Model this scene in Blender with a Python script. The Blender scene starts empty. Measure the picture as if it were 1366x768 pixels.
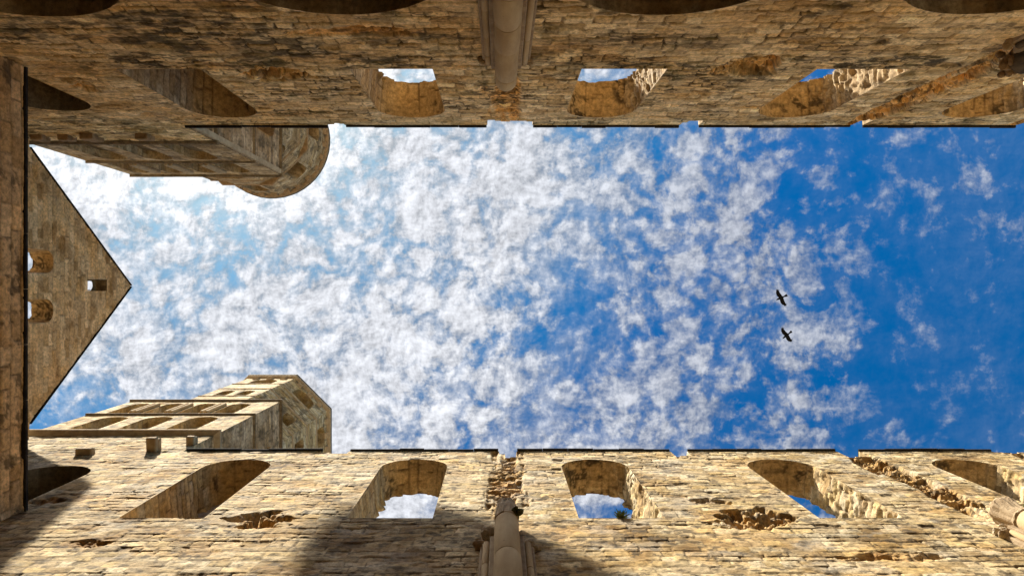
import bpy, bmesh, math, random
import numpy as np
from mathutils import Vector

# ------------------------------------------------------------------ camera, sky, sun, exposure
S = bpy.context.scene
COL = S.collection
CZ = 1.6                                   # eye height; heights below are given above the eye
cam_d = bpy.data.cameras.new("camera")
cam = bpy.data.objects.new("camera", cam_d)
COL.objects.link(cam)
cam.location = (0, 0, CZ)
cam.rotation_euler = (math.pi, 0, 0)       # straight up into the roofless nave
cam_d.sensor_width = 36.0
cam_d.lens = 36.0 * 950 / 1366
cam_d.shift_x = 15 / 1366
cam_d.clip_start = 0.05
cam_d.clip_end = 3000
S.camera = cam

SUN = Vector((-1.03, -1.0, 2.36)).normalized()
EL = math.asin(SUN.z)
AZ = math.atan2(SUN.x, SUN.y)

S.view_settings.view_transform = 'Standard'
S.view_settings.look = 'None'
S.view_settings.exposure = 1.92
S.view_settings.gamma = 1.0
S.view_settings.use_curve_mapping = False
S.cycles.max_bounces = 8
S.cycles.diffuse_bounces = 6
try:
    S.cycles.use_denoising = True
    S.cycles.denoising_input_passes = 'RGB_ALBEDO_NORMAL'
except Exception:
    pass

sl = bpy.data.lights.new("sun", 'SUN')
sl.energy = 3.2
sl.angle = math.radians(0.9)
sl.color = (1.0, 0.93, 0.80)
so = bpy.data.objects.new("sun", sl)
so.rotation_euler = SUN.to_track_quat('Z', 'Y').to_euler()
so.location = SUN * 60
COL.objects.link(so)


class G:
    """small helper to write node trees"""
    def __init__(s, t): s.t = t; s.n = t.nodes; s.l = t.links
    def add(s, k, **kw):
        n = s.n.new(k)
        for a, b in kw.items(): setattr(n, a, b)
        return n
    def put(s, sock, v):
        if hasattr(v, 'links') or hasattr(v, 'is_linked'): s.l.new(v, sock)
        elif v is not None: sock.default_value = v
    def m(s, op, a, b=None, c=None, clamp=False):
        n = s.add('ShaderNodeMath', operation=op, use_clamp=clamp)
        for i, v in enumerate((a, b, c)): s.put(n.inputs[i], v)
        return n.outputs[0]
    def rng(s, v, a, b, c=0.0, d=1.0, smooth=True):
        n = s.add('ShaderNodeMapRange', interpolation_type='SMOOTHSTEP' if smooth else 'LINEAR')
        for i, x in enumerate((v, a, b, c, d)): s.put(n.inputs[i], x)
        return n.outputs[0]
    def noise(s, vec, sc, det=5.0, ro=0.55, dist=0.0, lac=2.0):
        n = s.add('ShaderNodeTexNoise')
        s.put(n.inputs['Vector'], vec)
        n.inputs['Scale'].default_value = sc; n.inputs['Detail'].default_value = det
        n.inputs['Roughness'].default_value = ro; n.inputs['Distortion'].default_value = dist
        n.inputs['Lacunarity'].default_value = lac
        return n
    def mix(s, f, a, b, mode='MIX'):
        n = s.add('ShaderNodeMix', data_type='RGBA', blend_type=mode)
        s.put(n.inputs[0], f); s.put(n.inputs[6], a); s.put(n.inputs[7], b)
        return n.outputs[2]
    def vec(s, x, y, z):
        n = s.add('ShaderNodeCombineXYZ')
        for i, v in enumerate((x, y, z)): s.put(n.inputs[i], v)
        return n.outputs[0]
    def vm(s, op, a, b):
        n = s.add('ShaderNodeVectorMath', operation=op); s.put(n.inputs[0], a); s.put(n.inputs[1], b)
        return n.outputs['Value'] if op in ('DOT_PRODUCT', 'LENGTH', 'DISTANCE') else n.outputs[0]


W = bpy.data.worlds.new("World")
S.world = W
W.use_nodes = True
g = G(W.node_tree)
g.n.clear()
tc = g.add('ShaderNodeTexCoord').outputs['Generated']
sky = g.add('ShaderNodeTexSky', sky_type='NISHITA')
sky.sun_disc = False
sky.sun_elevation = EL
sky.sun_rotation = AZ
sky.air_density = 1.0; sky.dust_density = 0.6; sky.ozone_density = 3.0
hs = g.add('ShaderNodeHueSaturation')
hs.inputs['Saturation'].default_value = 1.55
hs.inputs['Value'].default_value = 1.0
g.l.new(sky.outputs[0], hs.inputs['Color'])
sep = g.add('ShaderNodeSeparateXYZ'); g.l.new(tc, sep.inputs[0])
zz = g.m('MAXIMUM', sep.outputs[2], 0.06)
cx = g.m('DIVIDE', sep.outputs[0], zz)
cy = g.m('DIVIDE', sep.outputs[1], zz)
P = g.vec(cx, cy, 0.0)                    # where the line of sight meets the flat cloud sheet
warp = g.noise(P, 7.0, 3.0, 0.5)
wv = g.vm('SUBTRACT', warp.outputs['Color'], (0.5, 0.5, 0.5))
wsc = g.add('ShaderNodeVectorMath', operation='SCALE'); g.l.new(wv, wsc.inputs[0]); wsc.inputs['Scale'].default_value = 0.035
PW = g.vm('ADD', P, wsc.outputs[0])
big = g.noise(PW, 4.2, 2.0, 0.5).outputs[0]
mid = g.noise(PW, 21.0, 8.0, 0.60).outputs[0]
fin = g.noise(g.vm('ADD', PW, (3.3, 1.7, 0.4)), 58.0, 7.0, 0.62).outputs[0]
so2 = tuple(x * 0.006 for x in (SUN.x / SUN.z, SUN.y / SUN.z, 0.0))
emb = g.m('SUBTRACT', g.noise(g.vm('ADD', PW, so2), 21.0, 8.0, 0.60).outputs[0], mid)
emb = g.m('ADD', emb, g.m('MULTIPLY', g.m('SUBTRACT', g.noise(g.vm('ADD', PW, (3.3 + so2[0], 1.7 + so2[1], 0.4)), 58.0, 7.0, 0.62).outputs[0], fin), 0.5))
crk = g.m('ABSOLUTE', g.m('SUBTRACT', g.noise(g.vm('ADD', PW, (7.1, 2.9, 1.3)), 11.0, 7.0, 0.60).outputs[0], 0.5))
crk = g.rng(crk, 0.0, 0.09)
# the sheet is thick to one side and breaks up to the other
cov = g.rng(cx, -0.02, 0.12, 0.66, 0.53)
cov = g.m('ADD', cov, g.rng(cx, 0.20, 0.74, 0.0, -0.31))
cov = g.m('ADD', cov, g.rng(cx, -0.24, -0.55, 0.0, -0.05))
cov = g.m('ADD', cov, g.m('MULTIPLY', g.rng(cy, 0.06, 0.20, 0.0, -0.11), g.rng(cx, -0.25, -0.5, 0.0, 1.0)))
cov = g.m('ADD', cov, g.m('MULTIPLY', g.rng(cy, -0.08, -0.20, 0.0, 0.20), g.rng(cx, -0.42, -0.58, 0.0, 1.0)))
chan = g.m('MULTIPLY', g.rng(g.m('ABSOLUTE', g.m('SUBTRACT', g.m('ADD', cx, g.m('MULTIPLY', cy, 0.25)), 0.085)), 0.0, 0.10, 1.0, 0.0), g.rng(cy, -0.20, -0.08))
cov = g.m('ADD', cov, g.m('MULTIPLY', chan, -0.10))
tail = g.m('MULTIPLY', g.rng(g.m('ABSOLUTE', g.m('SUBTRACT', g.m('ADD', cx, g.m('MULTIPLY', cy, 0.5)), 0.50)), 0.0, 0.10, 1.0, 0.0), g.rng(cy, 0.02, 0.12))
cov = g.m('ADD', cov, g.m('MULTIPLY', tail, 0.17))
dens = g.m('ADD', g.m('MULTIPLY', big, 0.56), g.m('ADD', g.m('MULTIPLY', mid, 0.66), g.m('MULTIPLY', fin, 0.50)))
dens = g.m('SUBTRACT', dens, 0.855)
dens = g.m('ADD', dens, g.m('MULTIPLY', g.m('SUBTRACT', crk, 0.70), 0.22))
dens = g.m('ADD', dens, g.m('MULTIPLY', g.m('SUBTRACT', cov, 0.5), 0.95))
puff = g.rng(dens, -0.20, 0.22, 0.0, 1.0)
veil = g.m('MULTIPLY', g.rng(g.m('ADD', g.m('MULTIPLY', big, 0.5), g.m('MULTIPLY', mid, 0.6)), 0.36, 0.68), g.rng(cx, -0.05, 0.42, 0.62, 0.10))
alpha = g.m('SUBTRACT', 1.0, g.m('MULTIPLY', g.m('SUBTRACT', 1.0, puff), g.m('SUBTRACT', 1.0, veil)))
alpha = g.m('MULTIPLY', alpha, g.rng(cx, -0.05, 0.35, 0.97, 0.80))
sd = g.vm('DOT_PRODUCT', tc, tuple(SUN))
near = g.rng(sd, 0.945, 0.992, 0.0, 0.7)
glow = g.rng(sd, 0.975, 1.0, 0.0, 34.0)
tone = g.m('ADD', g.m('MULTIPLY', g.rng(mid, 0.32, 0.68), 0.065), g.m('ADD', g.m('MULTIPLY', g.rng(fin, 0.3, 0.7), 0.080), g.m('MULTIPLY', g.rng(dens, -0.1, 0.25), 0.05)))
tone = g.m('ADD', tone, g.m('MULTIPLY', emb, -0.26))
tone = g.m('MAXIMUM', g.m('ADD', tone, 0.092), 0.05)
tone = g.m('MULTIPLY', tone, g.rng(cx, -0.1, 0.4, 1.0, 0.72))
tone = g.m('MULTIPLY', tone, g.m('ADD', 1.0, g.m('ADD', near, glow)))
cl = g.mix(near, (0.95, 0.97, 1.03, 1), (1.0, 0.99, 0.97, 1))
bs = g.add('ShaderNodeBackground'); sdb = g.vm('DOT_PRODUCT', tc, tuple(SUN))
blue = g.mix(g.rng(sdb, 0.70, 0.95, 0.0, 1.0), (0.42, 0.80, 0.78, 1), (1.0, 1.24, 0.88, 1))
blue = g.mix(1.0, hs.outputs[0], blue, 'MULTIPLY')
g.l.new(blue, bs.inputs[0]); bs.inputs[1].default_value = 0.05
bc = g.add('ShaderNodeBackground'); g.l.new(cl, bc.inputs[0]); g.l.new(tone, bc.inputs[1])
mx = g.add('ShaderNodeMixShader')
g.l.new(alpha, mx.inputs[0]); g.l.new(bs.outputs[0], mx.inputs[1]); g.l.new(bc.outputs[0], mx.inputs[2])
wo = g.add('ShaderNodeOutputWorld'); g.l.new(mx.outputs[0], wo.inputs[0])

# ------------------------------------------------------------------ numeric helpers
rnd = random.Random(7)


def hsh(x, y, seed):
    h = (x.astype(np.int64) * 374761393 + y.astype(np.int64) * 668265263 + seed * 2246822519) & 0xFFFFFFFF
    h = ((h ^ (h >> 13)) * 1274126177) & 0xFFFFFFFF
    h = ((h ^ (h >> 16)) * 2654435761) & 0xFFFFFFFF
    return ((h ^ (h >> 15)) & 0xFFFFFF) / float(0xFFFFFF)


def vnoise(x, y, seed):
    xi = np.floor(x); yi = np.floor(y)
    fx = x - xi; fy = y - yi
    fx = fx * fx * (3 - 2 * fx); fy = fy * fy * (3 - 2 * fy)
    a = hsh(xi, yi, seed); b = hsh(xi + 1, yi, seed)
    c = hsh(xi, yi + 1, seed); d = hsh(xi + 1, yi + 1, seed)
    return (a * (1 - fx) + b * fx) * (1 - fy) + (c * (1 - fx) + d * fx) * fy


def fbm(x, y, seed, oc=4, gain=0.5):
    t = 0; a = 1.0; s = 0.0
    for i in range(oc):
        t = t + a * vnoise(x * 2.03 ** i + 17.3 * i, y * 2.03 ** i - 9.1 * i, seed + i * 31)
        s += a; a *= gain
    return t / s


def sst(x, a, b):
    t = np.clip((x - a) / (b - a), 0, 1)
    return t * t * (3 - 2 * t)


def lerp(a, b, t): return a + (b - a) * t


PAL_LIGHT = np.array([(0.51, 0.385, 0.205), (0.58, 0.45, 0.255), (0.42, 0.30, 0.145), (0.53, 0.39, 0.185), (0.475, 0.36, 0.205), (0.61, 0.50, 0.32)])
PAL_BROWN = np.array([(0.43, 0.305, 0.165), (0.49, 0.36, 0.205), (0.36, 0.245, 0.12), (0.46, 0.325, 0.17), (0.40, 0.29, 0.165), (0.53, 0.405, 0.245)])
PAL_GREY = np.array([(0.42, 0.33, 0.24), (0.47, 0.375, 0.28), (0.36, 0.28, 0.20), (0.43, 0.335, 0.23), (0.39, 0.31, 0.23), (0.49, 0.40, 0.30)])
PAL_OCHRE = np.array([(0.41, 0.265, 0.115), (0.46, 0.305, 0.145), (0.35, 0.22, 0.095), (0.43, 0.30, 0.155), (0.38, 0.245, 0.115), (0.47, 0.335, 0.18)])

_tab = {}


def table(seed, ch, ln):
    k = (seed, ch, ln)
    if k not in _tab:
        r = np.random.default_rng(seed)
        e = [-4.0]
        while e[-1] < 52: e.append(e[-1] + r.uniform(*ch))
        rows = []
        for i in range(len(e)):
            b = [-26.0 + r.uniform(-.5, 0)]
            big = r.random() < 0.25
            while b[-1] < 30: b.append(b[-1] + r.uniform(*ln) * (1.35 if big else 1))
            rows.append(np.array(b))
        _tab[k] = (np.array(e), rows)
    return _tab[k]


def masonry(U, V, seed, ch=(.17, .34), ln=(.30, .85), rough=1.0, pal=PAL_LIGHT, worn=0.5, jw=0.024):
    """coursed rubble: height of the face, colour, all per point"""
    sh = U.shape
    u = U.ravel(); v = V.ravel()
    e, rows = table(seed, ch, ln)
    vw = v + 0.05 * (fbm(u * .35, v * .35, seed + 1, 2) - .5) + 0.035 * (vnoise(u * 3.1, v * 3.1, seed + 2) - .5)
    uw = u + 0.06 * (vnoise(u * 2.7, v * 5.1, seed + 3) - .5)
    ci = np.clip(np.searchsorted(e, vw) - 1, 0, len(e) - 2)
    dv = np.minimum(vw - e[ci], e[ci + 1] - vw)
    vc = (vw - e[ci]) / (e[ci + 1] - e[ci])
    du = np.zeros_like(u); si = np.zeros(u.shape, int); uc = np.zeros_like(u)
    order = np.argsort(ci, kind='stable'); cs = ci[order]
    cuts = np.flatnonzero(np.diff(cs)) + 1
    for idx in np.split(order, cuts):
        b = rows[ci[idx[0]]]
        k = np.clip(np.searchsorted(b, uw[idx]) - 1, 0, len(b) - 2)
        si[idx] = k
        du[idx] = np.minimum(uw[idx] - b[k], b[k + 1] - uw[idx])
        uc[idx] = (uw[idx] - b[k]) / (b[k + 1] - b[k])
    r1 = hsh(si, ci, seed + 11); r2 = hsh(si, ci, seed + 12); r3 = hsh(si, ci, seed + 13); r4 = hsh(si, ci, seed + 14)
    d = np.minimum(dv, du * 1.2)
    n1 = fbm(u * 9, v * 9, seed + 4, 3)
    n2 = fbm(u * .9, v * 2.2, seed + 5, 4, .6)
    d = d - 0.035 * (n1 - .35)
    joint = 1 - sst(d, 0.0, jw)
    jd = (0.006 + 0.055 * sst(n2, .40, .78)) * rough
    h = (r1 - .5) * 0.034 * rough + (vc - .5) * (r2 - .35) * 0.034 * rough + (uc - .5) * (r3 - .5) * .02 * rough
    miss = (r4 > 0.98) * sst(d + .05 * (n1 - .5), .0, .05)
    h -= miss * 0.05 * rough
    h -= joint * jd
    h += (fbm(u * 6, v * 6, seed + 6, 5, .65) - .5) * 0.045 * rough
    wear = sst(fbm(u * .8, v * 1.6, seed + 8, 5, .6), .53, .70) * worn     # spalled zones
    h -= wear * (0.015 + 0.06 * fbm(u * 5, v * 9, seed + 9, 3)) * rough
    k = np.minimum((r2 * 6).astype(int), 5)
    c = pal[k] * (0.80 + 0.36 * r3)[:, None]
    c = c * (0.82 + 0.36 * fbm(u * 2.2, v * 2.2, seed + 15, 4))[:, None]
    earth = np.array((0.15, 0.095, 0.048))
    c = lerp(c, earth[None], (joint * (0.22 + 0.55 * sst(n2, .35, .72)) * .8)[:, None])
    c = lerp(c, c * np.array((.80, .66, .50)), (wear * .8)[:, None])
    c = lerp(c, earth[None], (miss * .45)[:, None])
    och = sst(fbm(u * .55, v * .8, seed + 21, 4), .52, .72) * .5
    c = lerp(c, c * np.array((1.02, .86, .60)), och[:, None])
    masonry.joint = (joint * (.4 + .6 * sst(n2, .3, .6))).reshape(sh)
    return h.reshape(sh), c.reshape(sh + (3,))


def blob(U, V, b, seed, k=0.9):
    u, v, ru, rv = b
    d = np.sqrt(((U - u) / ru) ** 2 + ((V - v) / rv) ** 2)
    return 1 - sst(d + k * (fbm(U * 2.6 / max(ru, .5), V * 2.6 / max(rv, .5) * .8, seed, 4) - .5) * 1.6, .62, 1.0)


def poly_near(px, py, poly):
    """distance to, nearest point on and inside test of a closed polygon"""
    best = np.full(px.shape, 1e9); bx = np.zeros_like(px); by = np.zeros_like(px)
    ins = np.zeros(px.shape, bool)
    m = len(poly)
    for i in range(m):
        ax, ay = poly[i]; cx_, cy_ = poly[(i + 1) % m]
        dx, dy = cx_ - ax, cy_ - ay
        L = dx * dx + dy * dy
        if L < 1e-12: continue
        t = np.clip(((px - ax) * dx + (py - ay) * dy) / L, 0, 1)
        qx = ax + t * dx; qy = ay + t * dy
        d = (px - qx) ** 2 + (py - qy) ** 2
        k = d < best
        best[k] = d[k]; bx[k] = qx[k]; by[k] = qy[k]
        cr = ((ay > py) != (cy_ > py)) & (px < (cx_ - ax) * (py - ay) / (cy_ - ay if abs(cy_ - ay) > 1e-12 else 1e-12) + ax)
        ins ^= cr
    return np.sqrt(best), bx, by, ins


def raw_mesh(name, co, quads, col, mat, parent):
    me = bpy.data.meshes.new(name)
    nv, nf = len(co), len(quads)
    me.vertices.add(nv); me.vertices.foreach_set('co', np.ascontiguousarray(co, np.float32).ravel())
    me.loops.add(nf * 4); me.loops.foreach_set('vertex_index', np.ascontiguousarray(quads, np.int32).ravel())
    me.polygons.add(nf); me.polygons.foreach_set('loop_start', np.arange(0, nf * 4, 4, dtype=np.int32))
    try: me.polygons.foreach_set('loop_total', np.full(nf, 4, np.int32))
    except Exception: pass
    me.update(calc_edges=True)
    if col is not None:
        a = me.color_attributes.new('stone', 'FLOAT_COLOR', 'POINT')
        cc = np.ones((nv, 4), np.float32); cc[:, :3] = np.clip(col, 0.004, 1)
        a.data.foreach_set('color', cc.ravel())
    me.materials.append(mat)
    o = bpy.data.objects.new(name, me)
    COL.objects.link(o)
    if parent: o.parent = parent
    return o


class Frame:
    """a vertical wall face: point = base + u*U + (0,0,v) + h*N, v above the eye"""
    def __init__(s, base, U, N):
        s.b = np.array(base, float) + np.array((0, 0, CZ)); s.U = np.array(U, float); s.N = np.array(N, float)
    def p(s, u, v, h):
        return s.b + u[..., None] * s.U + v[..., None] * np.array((0, 0, 1.0)) + h[..., None] * s.N


def panel(name, parent, mat, fr, us, vs, holes=(), face=None, fade=(0, 0, 0, 0), back=0.0):
    """a dense masonry face with openings; face(U,V) -> height, colour"""
    U, V = np.meshgrid(us, vs)
    du = np.median(np.diff(us)); nv, nu = U.shape
    dvs = np.gradient(vs)[:, None] + 0 * U
    dist = np.full(U.shape, 9.0)
    U2, V2 = U.copy(), V.copy()
    for poly in holes:
        a = np.array(poly); mg = 0.45
        jj = np.flatnonzero((us > a[:, 0].min() - mg) & (us < a[:, 0].max() + mg))
        ii = np.flatnonzero((vs > a[:, 1].min() - mg) & (vs < a[:, 1].max() + mg))
        if not len(jj) or not len(ii): continue
        sl_ = (slice(ii[0], ii[-1] + 1), slice(jj[0], jj[-1] + 1))
        d, bx, by, ins = poly_near(U[sl_], V[sl_], poly)
        tol = 0.56 * np.maximum(du, dvs[sl_])
        k = d < tol
        sub = U2[sl_]; sub[k] = bx[k]; sub = V2[sl_]; sub[k] = by[k]
        dd = np.where(ins, 0, d); dd[k] = 0
        dist[sl_] = np.minimum(dist[sl_], dd)
    h, c = face(U2, V2)
    w = sst(dist, 0.0, 0.07)
    l, r, b, t = fade
    if l: w = w * sst(U - us[0], 0, l)
    if r: w = w * sst(us[-1] - U, 0, r)
    if b: w = w * sst(V - vs[0], 0, b)
    if t: w = w * sst(vs[-1] - V, 0, t)
    co = fr.p(U2, V2, h * w - back).reshape(-1, 3)
    ix = np.arange(nv * nu).reshape(nv, nu)
    q = np.stack([ix[:-1, :-1], ix[:-1, 1:], ix[1:, 1:], ix[1:, :-1]], -1).reshape(-1, 4)
    keep = np.ones(len(q), bool)
    fu = U2.ravel()[q].mean(1); fv = V2.ravel()[q].mean(1)
    for poly in holes:
        a = np.array(poly)
        s_ = np.flatnonzero((fu > a[:, 0].min()) & (fu < a[:, 0].max()) & (fv > a[:, 1].min()) & (fv < a[:, 1].max()))
        if len(s_):
            _, _, _, ins = poly_near(fu[s_], fv[s_], poly)
            keep[s_[ins]] = False
    q = q[keep]
    used = np.zeros(len(co), bool); used[q.ravel()] = True
    mp = np.cumsum(used) - 1
    return raw_mesh(name, co[used], mp[q], c.reshape(-1, 3)[used], mat, parent)


def resample(pts, step, closed):
    pts = [np.array(p, float) for p in pts]
    if closed: pts = pts + [pts[0]]
    out = []
    for a, b in zip(pts[:-1], pts[1:]):
        n = max(1, int(round(np.linalg.norm(b - a) / step)))
        for i in range(n): out.append(a + (b - a) * i / n)
    if not closed: out.append(pts[-1])
    return np.array(out)


def arch(cx_, hw, sill, spring, crown=None, n=20, jit=0.0, seed=0):
    """round-headed opening, anticlockwise from the sill's left end"""
    crown = spring + hw if crown is None else crown
    p = [(cx_ - hw, sill), (cx_ + hw, sill)]
    for i in range(n + 1):
        a = math.pi * i / n
        p.append((cx_ + hw * math.cos(a), spring + (crown - spring) * math.sin(a)))
    if jit:
        r = random.Random(seed)
        p = [(x + r.uniform(-jit, jit), y + r.uniform(-jit, jit)) for x, y in p]
    return p


def reveal(name, parent, mat, fr, pts, depth, step=0.05, nd=18, closed=True, splay=0.0, seed=1, pal=PAL_LIGHT,
           rough=1.0, rag=0.0, tint=None, side_rough=None):
    """the thickness of the wall round an opening (or along its broken top)"""
    F = resample(pts, step, closed)
    n = len(F)
    prev = np.roll(F, 1, 0) if closed else np.vstack([F[:1], F[:-1]])
    nxt = np.roll(F, -1, 0) if closed else np.vstack([F[1:], F[-1:]])
    tg = nxt - prev; tg /= np.maximum(np.linalg.norm(tg, axis=1, keepdims=True), 1e-9)
    nr = np.stack([-tg[:, 1], tg[:, 0]], -1)          # into the opening for an anticlockwise outline
    s = np.concatenate([[0], np.cumsum(np.linalg.norm(np.diff(F, axis=0), axis=1))])
    t = np.linspace(0, 1, nd + 1)
    Sg, T = np.meshgrid(s, t)
    h, c = masonry(T * depth + (seed % 13) - 8, Sg * 1.0, seed + 500, (.22, .40), (.35, .7), rough, pal, .6)
    sr = np.ones(n) if side_rough is None else np.array([side_rough(a, b) for a, b in nr])
    brk = (fbm(Sg * 4.5, T * depth * 2.5, seed + 77, 5, .65) - .45) * 0.34
    tooth = (hsh(np.floor(Sg / .13 + T * 1.1 + .4 * vnoise(T * 6, Sg * 3, 3)), np.floor(T * 4.5 + .9 * vnoise(Sg * 3, T * 2, 9)), seed + 5) - .5) * .16
    h = h * (1 + 1.6 * np.maximum(sr - 1, 0)[None]) + (.16 * np.maximum(brk, -.1) + .85 * tooth) * np.maximum(sr - 1, 0)[None]
    ragg = rag * ((fbm(Sg * 3.0, T * 0, seed + 41, 3) - .5) * 1.5 + (hsh(np.floor(Sg / .28), np.floor(Sg * 0), seed + 43) - .5) * .9)
    endw = sst(T, .78, 1.0)
    h = h * sst(T, 0, .10) + ragg * endw + splay * T
    off = h[..., None] * nr[None]
    UV = F[None] + off
    co = fr.p(UV[..., 0], UV[..., 1], -T * depth)
    if tint is not None:
        c = tint(c, nr[None, :, 1] + 0 * T, T, Sg)
    co = co.reshape(-1, 3)
    m = n if closed else n - 1
    j = np.arange(m); j2 = (j + 1) % n
    q = []
    for i in range(nd):
        q.append(np.stack([i * n + j, i * n + j2, (i + 1) * n + j2, (i + 1) * n + j], -1))
    return raw_mesh(name, co, np.concatenate(q), c.reshape(-1, 3), mat, parent)


# ------------------------------------------------------------------ materials
def stone_mat(name, bump=0.5, fine=1.0):
    m = bpy.data.materials.new(name); m.use_nodes = True
    k = G(m.node_tree); k.n.clear()
    at = k.add('ShaderNodeAttribute'); at.attribute_name = 'stone'
    geo = k.add('ShaderNodeNewGeometry').outputs['Position']
    n1 = k.noise(geo, 9.0, 6.0, 0.65).outputs[0]
    n2 = k.noise(geo, 34.0, 4.0, 0.6).outputs[0]
    f = k.m('ADD', k.rng(n1, .25, .75, .62, 1.34), k.rng(n2, .25, .75, -.14 * fine, .14 * fine))
    hs_ = k.add('ShaderNodeVectorMath', operation='SCALE'); k.l.new(at.outputs['Color'], hs_.inputs[0]); k.l.new(f, hs_.inputs['Scale'])
    pit = k.noise(geo, 17.0, 3.0, 0.7).outputs[0]
    col = k.mix(k.rng(pit, .60, .70, 0, .6), hs_.outputs[0], (0.07, 0.05, 0.028, 1))
    b = k.add('ShaderNodeBsdfPrincipled')
    k.l.new(col, b.inputs['Base Color']); b.inputs['Roughness'].default_value = 0.93
    b.inputs['Specular IOR Level'].default_value = 0.12
    bp = k.add('ShaderNodeBump'); bp.inputs['Strength'].default_value = bump; bp.inputs['Distance'].default_value = 0.03
    k.l.new(k.m('ADD', n1, k.m('MULTIPLY', n2, .5)), bp.inputs['Height']); k.l.new(bp.outputs[0], b.inputs['Normal'])
    o = k.add('ShaderNodeOutputMaterial'); k.l.new(b.outputs[0], o.inputs[0])
    return m


def plain_mat(name, ca, cb, scale=6.0, rough=0.9, spec=0.15, bump=0.3, dist=0.02, streak=False):
    m = bpy.data.materials.new(name); m.use_nodes = True
    k = G(m.node_tree); k.n.clear()
    geo = k.add('ShaderNodeNewGeometry').outputs['Position']
    v = geo
    if streak:
        mp = k.add('ShaderNodeMapping'); k.l.new(geo, mp.inputs[0]); mp.inputs['Scale'].default_value = (1, 1, .25); v = mp.outputs[0]
    n1 = k.noise(v, scale, 6.0, 0.62).outputs[0]
    n2 = k.noise(geo, scale * 6, 4.0, 0.6).outputs[0]
    c = k.mix(k.rng(n1, .32, .68), ca + (1,), cb + (1,))
    c = k.mix(k.rng(n2, .62, .74, 0, .5), c, tuple(x * .35 for x in ca) + (1,))
    b = k.add('ShaderNodeBsdfPrincipled'); k.l.new(c, b.inputs['Base Color'])
    b.inputs['Roughness'].default_value = rough; b.inputs['Specular IOR Level'].default_value = spec
    bp = k.add('ShaderNodeBump'); bp.inputs['Strength'].default_value = bump; bp.inputs['Distance'].default_value = dist
    k.l.new(k.m('ADD', n1, n2), bp.inputs['Height']); k.l.new(bp.outputs[0], b.inputs['Normal'])
    o = k.add('ShaderNodeOutputMaterial'); k.l.new(b.outputs[0], o.inputs[0])
    return m


STONE = stone_mat('rubble_limestone', 0.42)
SHAFT = plain_mat('dressed_limestone', (0.40, 0.28, 0.145), (0.55, 0.41, 0.235), 2.2, .9, .1, .35, .02, True)
MOULD = plain_mat('weathered_moulding', (0.31, 0.22, 0.13), (0.44, 0.33, 0.205), 4.0, .92, .12, .5, .03)
DARKM = plain_mat('dark_moulding', (0.20, 0.13, 0.068), (0.34, 0.225, 0.125), 4.0, .92, .12, .5, .03)  # a darker moulding tone, mostly for the round-topped tower
DARKESTM = plain_mat('darkest_moulding', (0.09, 0.065, 0.038), (0.20, 0.14, 0.08), 4.0, .93, .1, .5, .03)  # the darkest moulding tone, for most of the string courses
LEAD = plain_mat('lead_flashing', (0.022, 0.020, 0.020), (0.045, 0.042, 0.040), 3.0, .95, .03, .1, .01)
ROOF = plain_mat('slate_roof', (0.06, 0.06, 0.065), (0.10, 0.10, 0.105), 5.0, .7, .3, .3, .02)
MOSS = plain_mat('moss', (0.06, 0.065, 0.02), (0.13, 0.115, 0.045), 20.0, .95, .05, .6, .02)
LEAF = plain_mat('leaf_green', (0.07, 0.12, 0.02), (0.16, 0.20, 0.05), 12.0, .6, .3, .1, .005)
FEATHER = plain_mat('black_feathers', (0.003, 0.003, 0.003), (0.007, 0.006, 0.006), 30.0, .8, .1, .2, .004)
PLASTER = plain_mat('brown_vault', (0.22, 0.145, 0.06), (0.30, 0.20, 0.085), 2.0, .95, .1, .4, .03)


# ------------------------------------------------------------------ object helpers
def thing(name, label, cat, loc=(0, 0, 0), group=None, kind='thing'):
    o = bpy.data.objects.new(name, None); COL.objects.link(o)
    o.location = loc; o['label'] = label; o['category'] = cat; o['kind'] = kind
    if group: o['group'] = group
    return o


def keep_world(o, parent):
    o.parent = parent
    o.matrix_parent_inverse.translation = -Vector(parent.location)


def bm_obj(name, bm, mat, parent=None, smooth=False):
    me = bpy.data.meshes.new(name); bm.normal_update(); bm.to_mesh(me); bm.free()
    if smooth:
        for p in me.polygons: p.use_smooth = True
    me.materials.append(mat)
    o = bpy.data.objects.new(name, me); COL.objects.link(o)
    if parent: o.parent = parent
    return o


def box(bm, x0, x1, y0, y1, z0, z1, bev=0.0, jit=0.0, r=rnd):
    """z above the eye"""
    if x0 > x1: x0, x1 = x1, x0
    if y0 > y1: y0, y1 = y1, y0
    nb = bmesh.new()
    vs = [nb.verts.new((x + r.uniform(-jit, jit), y + r.uniform(-jit, jit), z + CZ + r.uniform(-jit, jit)))
          for z in (z0, z1) for y in (y0, y1) for x in (x0, x1)]
    for f in ((0, 2, 3, 1), (4, 5, 7, 6), (0, 1, 5, 4), (2, 6, 7, 3), (0, 4, 6, 2), (1, 3, 7, 5)):
        nb.faces.new([vs[i] for i in f])
    if bev: bmesh.ops.bevel(nb, geom=nb.edges[:], offset=bev, segments=1, affect='EDGES')
    tmp = bpy.data.meshes.new('tmp'); nb.to_mesh(tmp); nb.free(); bm.from_mesh(tmp); bpy.data.meshes.remove(tmp)


def loft(bm, rings, cap=True):
    """rings: lists of xyz of equal count"""
    R = [[bm.verts.new(p) for p in ring] for ring in rings]
    n = len(R[0])
    for a, b in zip(R[:-1], R[1:]):
        for i in range(n):
            bm.faces.new((a[i], a[(i + 1) % n], b[(i + 1) % n], b[i]))
    if cap:
        bm.faces.new(R[0][::-1]); bm.faces.new(R[-1])


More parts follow.
